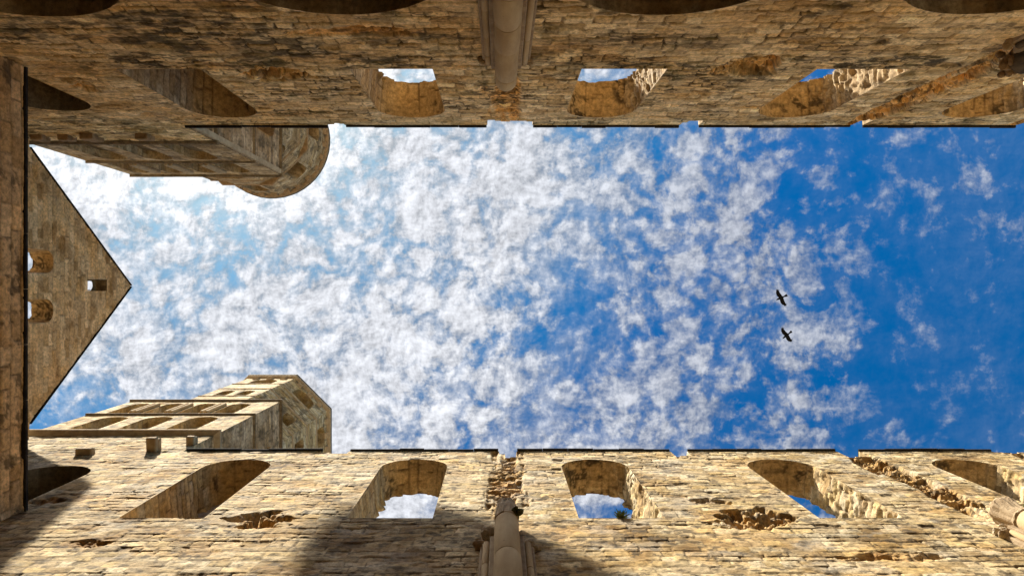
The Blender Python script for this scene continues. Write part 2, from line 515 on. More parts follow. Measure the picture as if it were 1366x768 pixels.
def ngon(cx_, cy_, ap, n, z, rot=None):
    """regular polygon by its apothem, sides facing the axes"""
    r = ap / math.cos(math.pi / n); a0 = math.pi / n if rot is None else rot
    return [(cx_ + r * math.cos(a0 + 2 * math.pi * i / n), cy_ + r * math.sin(a0 + 2 * math.pi * i / n), z + CZ) for i in range(n)]


# ------------------------------------------------------------------ ground
me = bpy.data.meshes.new('ground')
me.from_pydata([(-600, -600, 0), (600, -600, 0), (600, 600, 0), (-600, 600, 0)], [], [(0, 1, 2, 3)])
gm = plain_mat('pale_gravel', (0.20, 0.165, 0.115), (0.30, 0.25, 0.18), 0.8, .95, .1, .4, .05)
me.materials.append(gm)
ground = bpy.data.objects.new('ground', me); COL.objects.link(ground); ground['kind'] = 'structure'

# ------------------------------------------------------------------ nave walls
YT, YB = -5.45, 5.5
TH = 1.1
X0, X1 = -10.7, 21.5
XS = np.arange(X0, X1 + .01, 0.029)
VS = np.concatenate([np.arange(-1.6, 11.0, 0.22), np.arange(11.0, 24.3, 0.031)])
SEED = {1: 31, -1: 47}


def blend_stain(c, m, col):
    return lerp(c, np.array(col)[None, None] + 0 * c, m[..., None])


def face_bottom(U, V):
    sd_ = SEED[1]
    h, c = masonry(U, V, sd_, (.18, .36), (.24, .66), .62, PAL_LIGHT, .65)
    jt = masonry.joint
    a = jt * sst(fbm(U * 1.3, V * 2.2, sd_ + 55, 4, .6), .40, .62)
    c = lerp(c, np.array((.07, .048, .026))[None, None] + 0 * c, (a * .8)[..., None])
    # broken scars above the capitals and hollows at the lesser piers
    for (b, dp) in (((.15, 20.6, .62, 4.2), .16), ((11.8, 20.8, .62, 4.6), .34), ((6.15, 17.0, 1.05, .85), .34), ((-5.65, 16.95, .85, .62), .30),
                    ((5.3, 18.4, .7, .25), .12), ((17.3, 20.5, .5, 3.5), .22), ((-11.8, 18.4, .5, .35), .14), ((8.0, 14.6, 1.2, .3), .10), ((-8.9, 15.4, .7, .25), .12)):
        m = blob(U, V, b, sd_ + int(b[0] * 7))
        rub = np.abs(fbm(U * 3.2, V * 3.6, sd_ + 91, 4, .6) - .5) * 2
        cell = hsh(np.floor(U * 3.3 + .7 * vnoise(U * 2, V * 2, 5)), np.floor(V * 4.2 + .7 * vnoise(U * 2, V * 2, 6)), sd_ + 17)
        h = h - m * dp * (.25 + 1.0 * rub + .9 * (cell - .35))
        c = lerp(c, c * np.array((.92, .73, .50)), (m * .8)[..., None])
    # brown runs below the sills
    for b in ((-2.65, 15.9, 1.3, 1.5), (2.9, 15.8, 1.5, 1.5), (8.7, 15.9, 1.5, 1.2), (-8.3, 16.1, 1.5, 1.0), (14.4, 15.9, 1.5, 1.2)):
        m = blob(U, V, b, sd_ + 3) * (.35 + .65 * sst(fbm(U * 3, V * .7, sd_ + 61, 4), .35, .65))
        c = lerp(c, c * np.array((.60, .52, .38)), (m * .9)[..., None])
    m = sst(fbm(U * 1.1, V * 1.3, sd_ + 71, 5, .62), .50, .68)
    c = lerp(c, c * np.array((.66, .58, .44)), (m * .75)[..., None])
    m = sst(fbm(U * 4.0, V * 7.0, sd_ + 72, 5, .65), .575, .64)
    c = lerp(c, np.array((.075, .055, .032))[None, None] + 0 * c, (m * .75)[..., None])
    m = sst(fbm(U * .9, V * 1.5, sd_ + 73, 4), .60, .74)
    c = lerp(c, np.array((.52, .46, .36))[None, None] + 0 * c, (m * .35)[..., None])
    return h, c


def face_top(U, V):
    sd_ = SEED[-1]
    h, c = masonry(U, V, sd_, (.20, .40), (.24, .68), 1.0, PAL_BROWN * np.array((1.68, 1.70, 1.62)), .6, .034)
    jt = masonry.joint
    for (b, dp) in (((.15, 20.4, .55, 3.6), .08), ((11.8, 20.4, .6, 4.2), .32), ((6.15, 17.6, 1.0, .75), .34), ((-5.6, 18.2, .95, .55), .34),
                    ((17.3, 20.5, .5, 3.5), .22), ((-3.2, 15.2, 1.6, .3), .1), ((-11.4, 19.6, .35, .5), .14)):
        m = blob(U, V, b, sd_ + int(b[0] * 7))
        rub = np.abs(fbm(U * 3.2, V * 3.6, sd_ + 91, 4, .6) - .5) * 2
        cell = hsh(np.floor(U * 3.3 + .7 * vnoise(U * 2, V * 2, 5)), np.floor(V * 4.2 + .7 * vnoise(U * 2, V * 2, 6)), sd_ + 17)
        h = h - m * dp * (.25 + 1.0 * rub + .9 * (cell - .35))
        c = lerp(c, c * np.array((1.15, .84, .50)), (m * .8)[..., None])
    # black and green algae: below the sills, along the wet runs
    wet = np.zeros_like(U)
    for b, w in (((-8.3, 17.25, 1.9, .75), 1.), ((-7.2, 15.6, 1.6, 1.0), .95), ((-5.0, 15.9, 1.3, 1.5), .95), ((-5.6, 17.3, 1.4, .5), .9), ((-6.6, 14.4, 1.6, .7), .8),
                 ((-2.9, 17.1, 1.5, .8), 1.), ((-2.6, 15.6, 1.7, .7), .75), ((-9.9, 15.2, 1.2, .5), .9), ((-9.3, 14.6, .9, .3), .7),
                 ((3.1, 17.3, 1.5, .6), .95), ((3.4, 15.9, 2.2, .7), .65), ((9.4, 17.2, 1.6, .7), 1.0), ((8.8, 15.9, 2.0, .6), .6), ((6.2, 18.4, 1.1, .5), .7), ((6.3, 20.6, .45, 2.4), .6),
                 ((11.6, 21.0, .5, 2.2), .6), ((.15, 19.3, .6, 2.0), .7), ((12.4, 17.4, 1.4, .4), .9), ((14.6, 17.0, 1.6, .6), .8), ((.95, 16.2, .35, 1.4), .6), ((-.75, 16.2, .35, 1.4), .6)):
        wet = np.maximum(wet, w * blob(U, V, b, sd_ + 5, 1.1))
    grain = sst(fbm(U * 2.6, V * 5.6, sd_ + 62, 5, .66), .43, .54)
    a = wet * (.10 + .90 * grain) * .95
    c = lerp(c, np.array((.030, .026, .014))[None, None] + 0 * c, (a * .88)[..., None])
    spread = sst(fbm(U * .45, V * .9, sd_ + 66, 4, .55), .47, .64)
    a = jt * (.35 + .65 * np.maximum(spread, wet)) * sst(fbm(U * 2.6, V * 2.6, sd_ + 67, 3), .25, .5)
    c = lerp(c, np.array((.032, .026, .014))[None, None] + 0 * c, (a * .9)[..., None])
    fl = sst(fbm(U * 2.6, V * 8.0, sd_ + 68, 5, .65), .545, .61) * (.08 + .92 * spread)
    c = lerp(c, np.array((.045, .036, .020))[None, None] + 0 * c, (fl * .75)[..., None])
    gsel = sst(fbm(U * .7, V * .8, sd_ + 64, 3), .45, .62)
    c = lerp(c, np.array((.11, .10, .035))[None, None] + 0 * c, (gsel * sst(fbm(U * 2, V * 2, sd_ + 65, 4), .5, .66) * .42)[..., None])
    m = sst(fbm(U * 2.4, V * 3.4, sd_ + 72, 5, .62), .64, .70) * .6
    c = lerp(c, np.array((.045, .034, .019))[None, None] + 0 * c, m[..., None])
    m = sst(fbm(U * .8, V * 1.0, sd_ + 73, 4), .52, .70)
    c = lerp(c, c * np.array((.78, .72, .58)), (m * .4)[..., None])
    return h, c


def soffit_tint(seed, lit=0.0):
    def f(c, ny, T, Sg):
        jt = masonry.joint
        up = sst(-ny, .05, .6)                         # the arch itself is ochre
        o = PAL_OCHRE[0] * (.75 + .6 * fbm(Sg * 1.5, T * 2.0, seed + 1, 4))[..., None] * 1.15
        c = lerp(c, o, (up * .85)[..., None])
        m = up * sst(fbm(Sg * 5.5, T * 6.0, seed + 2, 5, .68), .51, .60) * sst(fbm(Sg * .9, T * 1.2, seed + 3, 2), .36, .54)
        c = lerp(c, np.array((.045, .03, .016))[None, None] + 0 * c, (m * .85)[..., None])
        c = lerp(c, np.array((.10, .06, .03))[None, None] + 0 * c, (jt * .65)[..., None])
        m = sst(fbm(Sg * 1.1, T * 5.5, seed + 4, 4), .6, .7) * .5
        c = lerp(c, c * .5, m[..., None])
        return c
    return f


def top_line(segs, x0, x1, seed, z, rag=.10):
    """broken outline of the wall head, from +u to -u so that up is outside"""
    r = random.Random(seed)
    pts = []; x = x0
    for (a, b, dz, jag) in segs:
        if a > x: pts += [(x, z), (a, z)]
        n = max(3, int((b - a) / .24))
        cuts = [a] + sorted(a + (b - a) * (k + r.uniform(-.3, .3)) / n for k in range(1, n)) + [b]
        for k, (ua, ub) in enumerate(zip(cuts[:-1], cuts[1:])):
            d = max(.02, dz * (1 if 0 < k < n - 1 else r.uniform(.55, 1)) + r.uniform(-jag, jag) * 1.3)
            pts += [(ua + .006, z - d), (ub - .006, z - d - r.uniform(-.02, .02))]
        x = b
    if x < x1: pts += [(x, z), (x1, z)]
    out = []
    for p in pts:
        if out and p[0] <= out[-1][0] + 1e-4: p = (out[-1][0] + .012, p[1])
        out.append(p)
    return out


def nave_wall(sign, label, yw, wins, tribs, segs, copings, ztop, facefn, pal, blind_pal):
    root = thing('nave_wall', label, 'wall', (5, yw, 0))
    fr = Frame((0, yw, 0), (1, 0, 0), (0, -sign, 0))
    holes = []; jobs = []
    for i, w in enumerate(wins):
        p = resample(arch(w['x'], w['hw'], w['sill'], w['spring'], w.get('crown'), 22, w.get('jit', .012), 5 + i), .06, True)
        holes.append([tuple(a) for a in p]); jobs.append(('w', w, p))
    for (x, hw, spring, sill) in tribs:
        p = resample(arch(x, hw, sill, spring, None, 26), .10, True)
        holes.append([tuple(a) for a in p]); jobs.append(('t', x, p))
    tl = top_line(segs, X0, X1, 3 + sign, ztop)
    above = tl + [(X1 + 2, ztop), (X1 + 2, 40), (X0 - 2, 40), (X0 - 2, ztop)]
    above[0] = (X0 - .001, above[0][1])
    holes.append(above)
    vs = VS[VS < ztop + .4]
    vs = vs if vs[-1] > ztop else np.append(vs, ztop + .1)
    o = panel('masonry', root, STONE, fr, XS, vs, holes, facefn); keep_world(o, root)
    frb = Frame((0, yw + sign * TH, 0), (1, 0, 0), (0, sign, 0))
    o = panel('outer_face', root, STONE, frb, np.arange(X0, X1 + .05, .14), np.append(np.arange(-1.6, ztop + .2, .14), ztop + .25), holes,
              lambda U, V: masonry(U, V, 71, rough=.5, pal=pal)); keep_world(o, root)
    o = reveal('wall_head', root, STONE, fr, tl[::-1], TH, .10, 8, False, seed=9 + sign, pal=pal, rough=.6); keep_world(o, root)
    for k, (kind, w, p) in enumerate(jobs):
        if kind == 'w':
            nm = 'blind_window' if w.get('blind') else 'window'
            ro = w.get('rough', 1.0)
            sidef = (lambda a, b, ro=ro: 1 + (ro - 1) * max(0, -a)) if ro > 1 else None
            o = reveal(nm, root, STONE, fr, [tuple(a) for a in p], TH if not w.get('blind') else w['blind'], .05, 26, True, splay=w.get('splay', .10), seed=20 + k + 7 * sign,
                       pal=w.get('pal', pal), rough=.8, rag=w.get('rag', .12), tint=soffit_tint(30 + k), side_rough=sidef)
            keep_world(o, root)
            if w.get('blind'):
                a = np.array(p)
                b = panel('back_panel', o, STONE, fr, np.arange(a[:, 0].min() - .1, a[:, 0].max() + .15, .06), np.arange(a[:, 1].min() - .1, a[:, 1].max() + .15, .06), [],
                          lambda U, V: masonry(U, V, 83, pal=blind_pal), back=w['blind'] - .03)
                keep_world(b, root); b.parent = o; b.matrix_parent_inverse.translation = (0, 0, 0)
                b.matrix_parent_inverse = o.matrix_parent_inverse.inverted() @ o.matrix_parent_inverse
                b.matrix_parent_inverse.translation = Vector((0, 0, 0))
        else:
            o = reveal('gallery_arch', root, STONE, fr, [tuple(a) for a in p], TH + .2, .09, 12, True, seed=60 + k, pal=pal * .7, rough=.5, rag=0)
            keep_world(o, root)
    for (a, b) in copings:
        bm = bmesh.new()
        n = max(2, int((b - a) / .8)); r = random.Random(int(a * 10))
        xs = [a + (b - a) * i / n for i in range(n + 1)]
        for xa, xb in zip(xs[:-1], xs[1:]):
            dz = r.uniform(-.013, .013)
            box(bm, xa + .004, xb - .004, yw - sign * (.07 + r.uniform(-.018, .018)), yw + sign * (TH + .09), ztop + .012 + dz, ztop + .10 + dz, .01)
        keep_world(bm_obj('coping', bm, LEAD, root), root)
    # the side gallery behind the big arches: a floor-to-vault room, dark and brown
    bm = bmesh.new()
    ya, yb = yw + sign * (TH + .2), yw + sign * 6.0
    box(bm, X0, X1, ya, yb, 14.4, 14.8); box(bm, X0, X1, yb, yb + sign * .5, -1.6, 14.39); box(bm, X0, X1, ya, yb, 7.6, 8.0)
    keep_world(bm_obj('side_gallery', bm, PLASTER, root), root)
    return root, fr


wins_b = [dict(x=-8.14, hw=1.02, sill=17.05, spring=21.85, blind=1.35),
          dict(x=-2.66, hw=1.03, sill=17.05, spring=21.85, rag=.2, pal=PAL_LIGHT),
          dict(x=2.90, hw=1.03, sill=17.05, spring=21.85, rough=1.55, rag=.24),
          dict(x=8.66, hw=1.03, sill=17.05, spring=21.85, rough=1.6, rag=.2),
          dict(x=14.42, hw=1.03, sill=17.05, spring=21.85, rough=1.5, rag=.2),
          dict(x=20.1, hw=1.03, sill=17.05, spring=21.85)]
wins_t = [dict(x=-8.55, hw=1.05, sill=17.75, spring=21.75, blind=2.0),
          dict(x=-2.74, hw=1.04, sill=17.75, spring=21.75, rag=.22),
          dict(x=3.08, hw=1.06, sill=17.75, spring=21.75, rag=.12, rough=1.7),
          dict(x=9.05, hw=1.15, sill=17.75, spring=21.65, rag=.12, rough=1.9),
          dict(x=14.75, hw=1.15, sill=17.75, spring=21.65, rag=.12, rough=1.7),
          dict(x=20.3, hw=1.05, sill=17.75, spring=21.75)]
segs_b = [(-5.98, -5.12, .30, .05), (-.06, .53, .80, .10), (5.72, 6.28, .75, .12), (11.32, 12.06, .80, .10), (16.55, 21.4, .22, .07)]
segs_t = [(-5.78, -5.22, .22, .05), (-.45, 1.06, .60, .09), (6.0, 6.62, .55, .10), (11.75, 12.12, .70, .12), (17.3, 18.0, .6, .1)]
cop_b = [(-10.6, -6.0), (-5.08, -.08), (.55, 5.70), (6.30, 11.30), (12.08, 16.55)]
cop_t = [(-10.6, -5.8), (-5.2, -.47), (1.08, 5.98), (6.64, 11.73), (12.14, 17.28)]
wall_b, fr_b = nave_wall(1, 'sunlit pale limestone nave wall with five round-headed windows below the blue sky', YB, wins_b,
                         [(-8.9, 2.15, 11.0, 8.2), (-3.0, 2.15, 11.0, 8.2), (3.1, 2.15, 11.0, 8.2), (9.1, 2.15, 11.0, 8.2), (15.2, 2.15, 11.0, 8.2)],
                         segs_b, cop_b, 24.0, face_bottom, PAL_LIGHT, PAL_GREY)
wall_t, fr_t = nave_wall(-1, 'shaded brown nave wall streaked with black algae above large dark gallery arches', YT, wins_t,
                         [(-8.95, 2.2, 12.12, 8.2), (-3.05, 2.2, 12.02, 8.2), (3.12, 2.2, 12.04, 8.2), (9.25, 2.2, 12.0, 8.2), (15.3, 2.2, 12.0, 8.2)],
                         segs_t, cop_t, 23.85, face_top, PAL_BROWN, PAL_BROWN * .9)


# ------------------------------------------------------------------ engaged half-columns (parts of the walls)
def shaft_bm(x, y, r, z0, z1, drum=1.6, seed=0, taper=.0):
    bm = bmesh.new(); q = random.Random(seed); z = z0; n = 28
    while z < z1 - .05:
        zt = min(z1, z + drum * q.uniform(.7, 1.25))
        if z1 - zt < .3: zt = z1
        rr = r * (1 - taper * (z - z0) / (z1 - z0)) + q.uniform(-.003, .003); ox, oy = q.uniform(-.004, .004), q.uniform(-.004, .004)
        ring = lambda rad, zz_: [(x + ox + rad * math.cos(2 * math.pi * i / n), y + oy + rad * math.sin(2 * math.pi * i / n), zz_ + CZ) for i in range(n)]
        loft(bm, [ring(rr - .03, z), ring(rr - .004, z + .014), ring(rr, z + .03), ring(rr, zt - .03), ring(rr - .004, zt - .014), ring(rr - .03, zt)])
        z = zt
    return bm


def rubble(bm, x, y, z, spread, n, seed, size=(.05, .14)):
    q = random.Random(seed)
    for i in range(n):
        s = q.uniform(*size)
        px, py, pz = x + q.gauss(0, spread[0]), y + q.gauss(0, spread[1]), z + q.gauss(0, spread[2])
        nb = bmesh.new()
        bmesh.ops.create_icosphere(nb, subdivisions=2, radius=s)
        sx, sy, sz = q.uniform(.7, 1.5), q.uniform(.7, 1.2), q.uniform(.5, 1.0)
        for v in nb.verts:
            k = q.uniform(.82, 1.12)
            v.co = Vector((px + v.co.x * sx * k, py + v.co.y * sy * k, pz + CZ + v.co.z * sz * k))
        tmp = bpy.data.meshes.new('tmp'); nb.to_mesh(tmp); nb.free(); bm.from_mesh(tmp); bpy.data.meshes.remove(tmp)


def half_column(root, sign, yw, x, ztop, zside, capital, seed, mat=SHAFT, broken=False, prof=None):
    yi = lambda d: yw - sign * d                       # d metres out from the wall
    col = bm_obj('half_column', shaft_bm(x, yi(.36), .265, -1.6, ztop, 1.7, seed), mat, root, False)
    col.data.shade_smooth(); col.data.set_sharp_from_angle(angle=.5)
    keep_world(col, root)
    def sub(nm, bm, m):
        o = bm_obj(nm, bm, m, col)
        o.matrix_parent_inverse.translation = (0, 0, 0)
        return o
    bm = bmesh.new(); box(bm, x - .56, x + .56, yi(.10), yi(-.05), -1.6, zside + .05, .02); box(bm, x - .36, x + .36, yi(.235), yi(-.04), -1.6, zside + .25, .02)
    sub('pilaster', bm, MOULD)
    for s in (-1, 1):
        o = sub('side_shaft', shaft_bm(x + s * .43, yi(.155), .068, -1.6, zside, 1.5, seed + s), mat)
        o.data.shade_smooth(); o.data.set_sharp_from_angle(angle=.5)
    for s in (-1, 1):
        bm = bmesh.new(); rubble(bm, x + s * .48, yi(.06), zside + .08, (.08, .04, .07), 11, seed + 40 + s, (.07, .12))
        sub('broken_stone', bm, MOULD)
    if capital:
        n = 40; rings = []
        for (z, r, ex) in prof:
            ring = []
            for i in range(n):
                a = 2 * math.pi * i / n
                k = 1 / max(abs(math.cos(a)), abs(math.sin(a))) if ex else 1
                rr = r * (1 - ex * .2 + ex * .2 * k) * (1 + .06 * math.sin(3 * a + seed)) * (1 + .035 * math.sin(9 * a))
                ring.append((x + rr * math.cos(a) * .86, yi(.34) + rr * math.sin(a), ztop + z * .95 + CZ))
            rings.append(ring)
        bm = bmesh.new(); loft(bm, rings)
        for v in bm.verts: v.co += Vector((rnd.uniform(-.012, .012), rnd.uniform(-.012, .012), rnd.uniform(-.01, .01)))
        sub('capital', bm, MOULD)
        bm = bmesh.new()
        rubble(bm, x + .20, yi(.56), ztop + .16, (.06, .04, .06), 45, seed + 3, (.035, .055))
        sub('moss', bm, MOSS)
        bm = bmesh.new(); rubble(bm, x - .42, yi(.10), ztop + .1, (.06, .04, .12), 10, seed + 5, (.07, .13))
        sub('loose_rubble', bm, STONE_PLAIN)
    elif broken:
        bm = bmesh.new(); rubble(bm, x, yi(.30), ztop + .05, (.18, .14, .14), 40, seed + 8, (.07, .15))
        sub('broken_capital', bm, DARKM)
    return col


STONE_PLAIN = plain_mat('pale_rubble', (0.42, 0.33, 0.22), (0.55, 0.46, 0.33), 5.0, .93, .1, .5, .03)
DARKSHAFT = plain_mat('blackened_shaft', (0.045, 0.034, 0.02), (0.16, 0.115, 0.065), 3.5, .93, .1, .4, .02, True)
half_column(wall_b, 1, YB, .13, 15.55, 14.9, True, 3, prof=((0, .265, 0), (.04, .305, 0), (.10, .30, 0), (.14, .27, 0), (.40, .275, 0), (.70, .29, .2), (.95, .27, .3), (1.1, .24, .3), (1.25, .26, .2), (1.32, .22, .2)))
half_column(wall_b, 1, YB, 11.62, 15.7, 15.6, True, 4, prof=((0, .265, 0), (.05, .31, 0), (.10, .30, 0), (.16, .27, 0), (.34, .275, 0), (.56, .31, .1), (.74, .345, .2), (.82, .35, .2), (.90, .31, .2)))
half_column(wall_t, -1, YT, .13, 17.55, 16.75, False, 5)
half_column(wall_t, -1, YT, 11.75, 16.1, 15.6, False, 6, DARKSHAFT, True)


# ------------------------------------------------------------------ towers
TX0, TX1 = -17.9, -10.7
TD = 7.2
FINE = .075


def tower_face(U, V, seed, rough, pal):
    h, c = masonry(U, V, seed, (.2, .34), (.35, .8), rough, pal, .45)
    m = sst(fbm(U * .9, V * .6, seed + 71, 5, .62), .48, .68)
    c = lerp(c, c * np.array((.62, .55, .44)), (m * .8)[..., None])
    m = sst(fbm(U * 2.6, V * 1.1, seed + 72, 5, .65), .57, .67)
    c = lerp(c, np.array((.09, .066, .038))[None, None] + 0 * c, (m * .7)[..., None])
    c = lerp(c, np.array((.07, .05, .028))[None, None] + 0 * c, (masonry.joint * .6)[..., None])
    return h, c


def tower(sign, yf, label, round_top):
    root = thing('bell_tower', label, 'tower', (-14.3, yf + sign * TD / 2, 0))
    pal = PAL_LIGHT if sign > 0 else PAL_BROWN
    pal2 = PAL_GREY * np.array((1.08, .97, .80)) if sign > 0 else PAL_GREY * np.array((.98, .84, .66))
    inner = Frame((0, yf, 0), (1, 0, 0), (0, -sign, 0))
    right = Frame((TX1, yf, 0), (0, sign, 0), (1, 0, 0))
    fb = face_bottom if sign > 0 else face_top
    yw = yf

    def part(o): keep_world(o, root); return o

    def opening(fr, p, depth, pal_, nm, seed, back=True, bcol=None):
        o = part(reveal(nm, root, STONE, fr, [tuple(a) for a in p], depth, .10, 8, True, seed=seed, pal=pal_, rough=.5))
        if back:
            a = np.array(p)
            b = panel('back_panel', o, STONE, fr, np.arange(a[:, 0].min() - .1, a[:, 0].max() + .18, .12), np.arange(a[:, 1].min() - .1, a[:, 1].max() + .18, .12), [],
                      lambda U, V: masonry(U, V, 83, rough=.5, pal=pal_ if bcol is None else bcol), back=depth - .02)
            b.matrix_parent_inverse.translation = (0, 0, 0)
        return o

    # ---- face towards the nave, flush with the nave wall: lower part with a dark doorway onto the gallery
    door = resample(arch(-13.35, 1.12, 17.5, 20.95), .08, True)
    us = np.arange(TX0, TX1 + .01, (TX1 - TX0) / 200)
    part(panel('lower_masonry', root, STONE, inner, us, np.arange(11.0, 26.5, .042), [[tuple(a) for a in door]], fb))
    part(panel('base_masonry', root, STONE, inner, np.arange(TX0, TX1 + .1, .3), np.arange(-1.6, 11.3, .3), [], lambda U, V: masonry(U, V, 5, pal=pal)))
    opening(inner, door, 2.2, pal * .45, 'doorway', 200 + sign, True, PAL_BROWN * .25)  # jambs and back coloured dark to stand in for the unlit room behind
    # ---- upper square stages
    zs = (26.55, 30.75, 34.45)
    a1 = [resample(arch(x, .60, 27.0, 29.85), .09, True) for x in (-16.3, -14.4, -12.5)]
    a2 = [resample(arch(x, .48, 31.2, 33.45), .09, True) for x in (-16.9, -15.35, -13.8, -12.25)]
    stages = ((26.5, 30.8, a1, .42 if sign > 0 else .35), (30.8, 34.5, a2, .62))
    for i, (z0, z1, hs_, dp) in enumerate(stages):
        part(panel('stage_masonry', root, STONE, inner, np.linspace(TX0, TX1, 101), np.linspace(z0, z1, 56), [[tuple(a) for a in p] for p in hs_],
                   lambda U, V: tower_face(U, V, 90 + i, .7, pal), fade=(.1, .1, 0, 0)))
        for k, p in enumerate(hs_):
            opening(inner, p, dp, pal, 'blind_arch', 210 + k + i * 9, True, (PAL_LIGHT if sign > 0 else PAL_BROWN * .35) if i == 0 else PAL_BROWN * (.8 if sign > 0 else .35))  # backs on the shaded tower darkened, recess shade put into the colour
        if i == 1:
            for xm in (-16.125, -14.575, -13.025):
                for dx in (-.11, .11):
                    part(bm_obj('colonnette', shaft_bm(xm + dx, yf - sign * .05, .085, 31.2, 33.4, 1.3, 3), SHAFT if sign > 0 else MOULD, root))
    # ---- right face of the square
    dv = sign
    rh = [resample(arch(3.4, .45, 25.3, 27.0), .09, True), resample(arch(2.3, .75, 31.3, 33.0), .09, True), resample(arch(4.6, .75, 31.3, 33.0), .09, True)]
    if sign > 0: rh = [resample(arch(2.45, .42, 26.2, 28.5), .09, True), resample(arch(2.1, .30, 31.3, 32.9), .09, True), resample(arch(3.7, .5, 31.3, 33.2), .09, True)]
    part(panel('side_masonry', root, STONE, right, np.linspace(0, TD, 101), np.linspace(20, 34.5, 200), [[tuple(a) for a in p] for p in rh],
               lambda U, V: tower_face(U, V, 97, .7, pal2), fade=(.1, .1, 0, 0)))
    for k, p in enumerate(rh): opening(right, p, .8, pal2 * .7, 'side_opening', 240 + k, True, pal2 * .15)  # back colour darkened to act as the shade inside the hole
    # flat buttress strips on the side face
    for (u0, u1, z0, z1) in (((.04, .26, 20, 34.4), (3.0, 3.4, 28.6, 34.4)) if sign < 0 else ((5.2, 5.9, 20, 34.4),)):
        bm = bmesh.new(); box(bm, TX1 - .05, TX1 + .11, yf + sign * u0, yf + sign * u1, z0, z1, .02)
        part(bm_obj('buttress', bm, MOULD, root))
    # ---- the two faces turned away
    part(panel('rear_masonry', root, STONE, Frame((0, yf + sign * TD, 0), (1, 0, 0), (0, sign, 0)), np.linspace(TX0, TX1, 40), np.linspace(-1.6, 34.5, 150), [],
               lambda U, V: masonry(U, V, 98, pal=pal, rough=.6), fade=(.1, .1, 0, 0)))
    part(panel('front_masonry', root, STONE, Frame((TX0, yf, 0), (0, sign, 0), (-1, 0, 0)), np.linspace(0, TD, 40), np.linspace(-1.6, 34.5, 150), [],
               lambda U, V: masonry(U, V, 99, pal=pal, rough=.6), fade=(.1, .1, 0, 0)))
    # ---- string courses round the square
    cx_, cy_ = (TX0 + TX1) / 2, yf + sign * TD / 2
    for z, ov, hh in ((zs[0], .20 if sign > 0 else .10, .22), (zs[1], .08, .13), (zs[2], .10, .15)):
        rings = []
        for (o_, zz_) in ((.0, 0), (ov * .55, hh * .25), (ov, hh * .5), (ov, hh)):
            h_ = TD / 2 + o_
            rings.append([(cx_ - h_, cy_ - h_, z + zz_ + CZ), (cx_ + h_, cy_ - h_, z + zz_ + CZ), (cx_ + h_, cy_ + h_, z + zz_ + CZ), (cx_ - h_, cy_ + h_, z + zz_ + CZ)])
        bm = bmesh.new(); loft(bm, rings)
        part(bm_obj('string_course', bm, MOULD if sign > 0 and z < 30 else DARKESTM, root))
    # ---- octagon
    ap = 3.38 if round_top else 3.46
    oy = cy_ if sign > 0 else yf + sign * (ap + .35)
    if round_top:
        levels = ((34.7, 38.6, 'w'), (38.6, 40.2, None), (40.2, 43.3, 'a'), (43.3, 44.2, None))
        rings_z = (38.6, 40.2)
    else:
        levels = ((34.7, 37.1, None), (37.1, 39.8, 't'), (39.8, 41.8, None), (41.8, 44.4, 'a'))
        rings_z = (37.1, 39.8, 41.8)
    for li, (z0, z1, kind) in enumerate(levels):
        apl = ap
        nf = 16 if (round_top and li >= 1) else 8
        half = apl * math.tan(math.pi / nf)
        for k in range(nf):
            a = 2 * math.pi * k / nf
            N = (math.cos(a), math.sin(a), 0); Uv = (-math.sin(a), math.cos(a), 0)
            f8 = Frame((cx_ + apl * N[0], oy + apl * N[1], 0), Uv, N)
            hs_ = []
            if kind == 't': hs_ = [resample(arch(x, .34, z0 + .35, z0 + 1.75), .09, True) for x in (-.55, .55)]
            if kind == 'a' and nf == 8: hs_ = [resample(arch(0, .72, z0 + .3, z0 + 1.35), .09, True)]
            if kind == 'a' and nf == 16 and k % 2 == 0: hs_ = [resample(arch(0, .5, z0 + .3, z0 + 2.1), .09, True)]
            if kind == 'w': hs_ = [resample(arch(0, .85, z0 + .5, z0 + 2.5), .09, True)]
            part(panel('drum_masonry' if nf == 16 else 'octagon_masonry', root, STONE, f8, np.linspace(-half, half, int(half * 2 / .075) + 2), np.linspace(z0, z1, int((z1 - z0) / .075) + 2),
                       [[tuple(q) for q in p] for p in hs_], lambda U, V: tower_face(U + 2.5 * k - 9, V, 110 + li, .6, pal), fade=(.08, .08, 0, 0)))
            for p in hs_: opening(f8, p, .95, pal * .8, 'belfry_opening', 260 + k, True, PAL_BROWN * .08)  # near-black back painted in place of the shadowy tower interior
    nn = 48 if round_top else 8
    for z in rings_z:
        bm = bmesh.new()
        n2 = 8
        loft(bm, [ngon(cx_, oy, ap + .0, n2, z - .06), ngon(cx_, oy, ap + .04, n2, z + .0), ngon(cx_, oy, ap + .04, n2, z + .07), ngon(cx_, oy, ap - .1, n2, z + .2)])
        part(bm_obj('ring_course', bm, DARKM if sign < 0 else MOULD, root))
    ze = 44.2 if round_top else 44.4
    er = ap + (.20 if round_top else .17)
    bm = bmesh.new()
    loft(bm, [ngon(cx_, oy, er - .16, nn, ze), ngon(cx_, oy, er - .02, nn, ze + .10), ngon(cx_, oy, er, nn, ze + .14), ngon(cx_, oy, er, nn, ze + .36)])
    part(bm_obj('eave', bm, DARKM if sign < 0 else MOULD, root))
    bm = bmesh.new()
    loft(bm, [ngon(cx_, oy, er + .04, nn, ze + .365), ngon(cx_, oy, er + .04, nn, ze + .41), ngon(cx_, oy, .3, nn, ze + 1.3)])
    part(bm_obj('roof', bm, ROOF, root))
    # corbels below the eave
    cnt = 24 if not round_top else 28
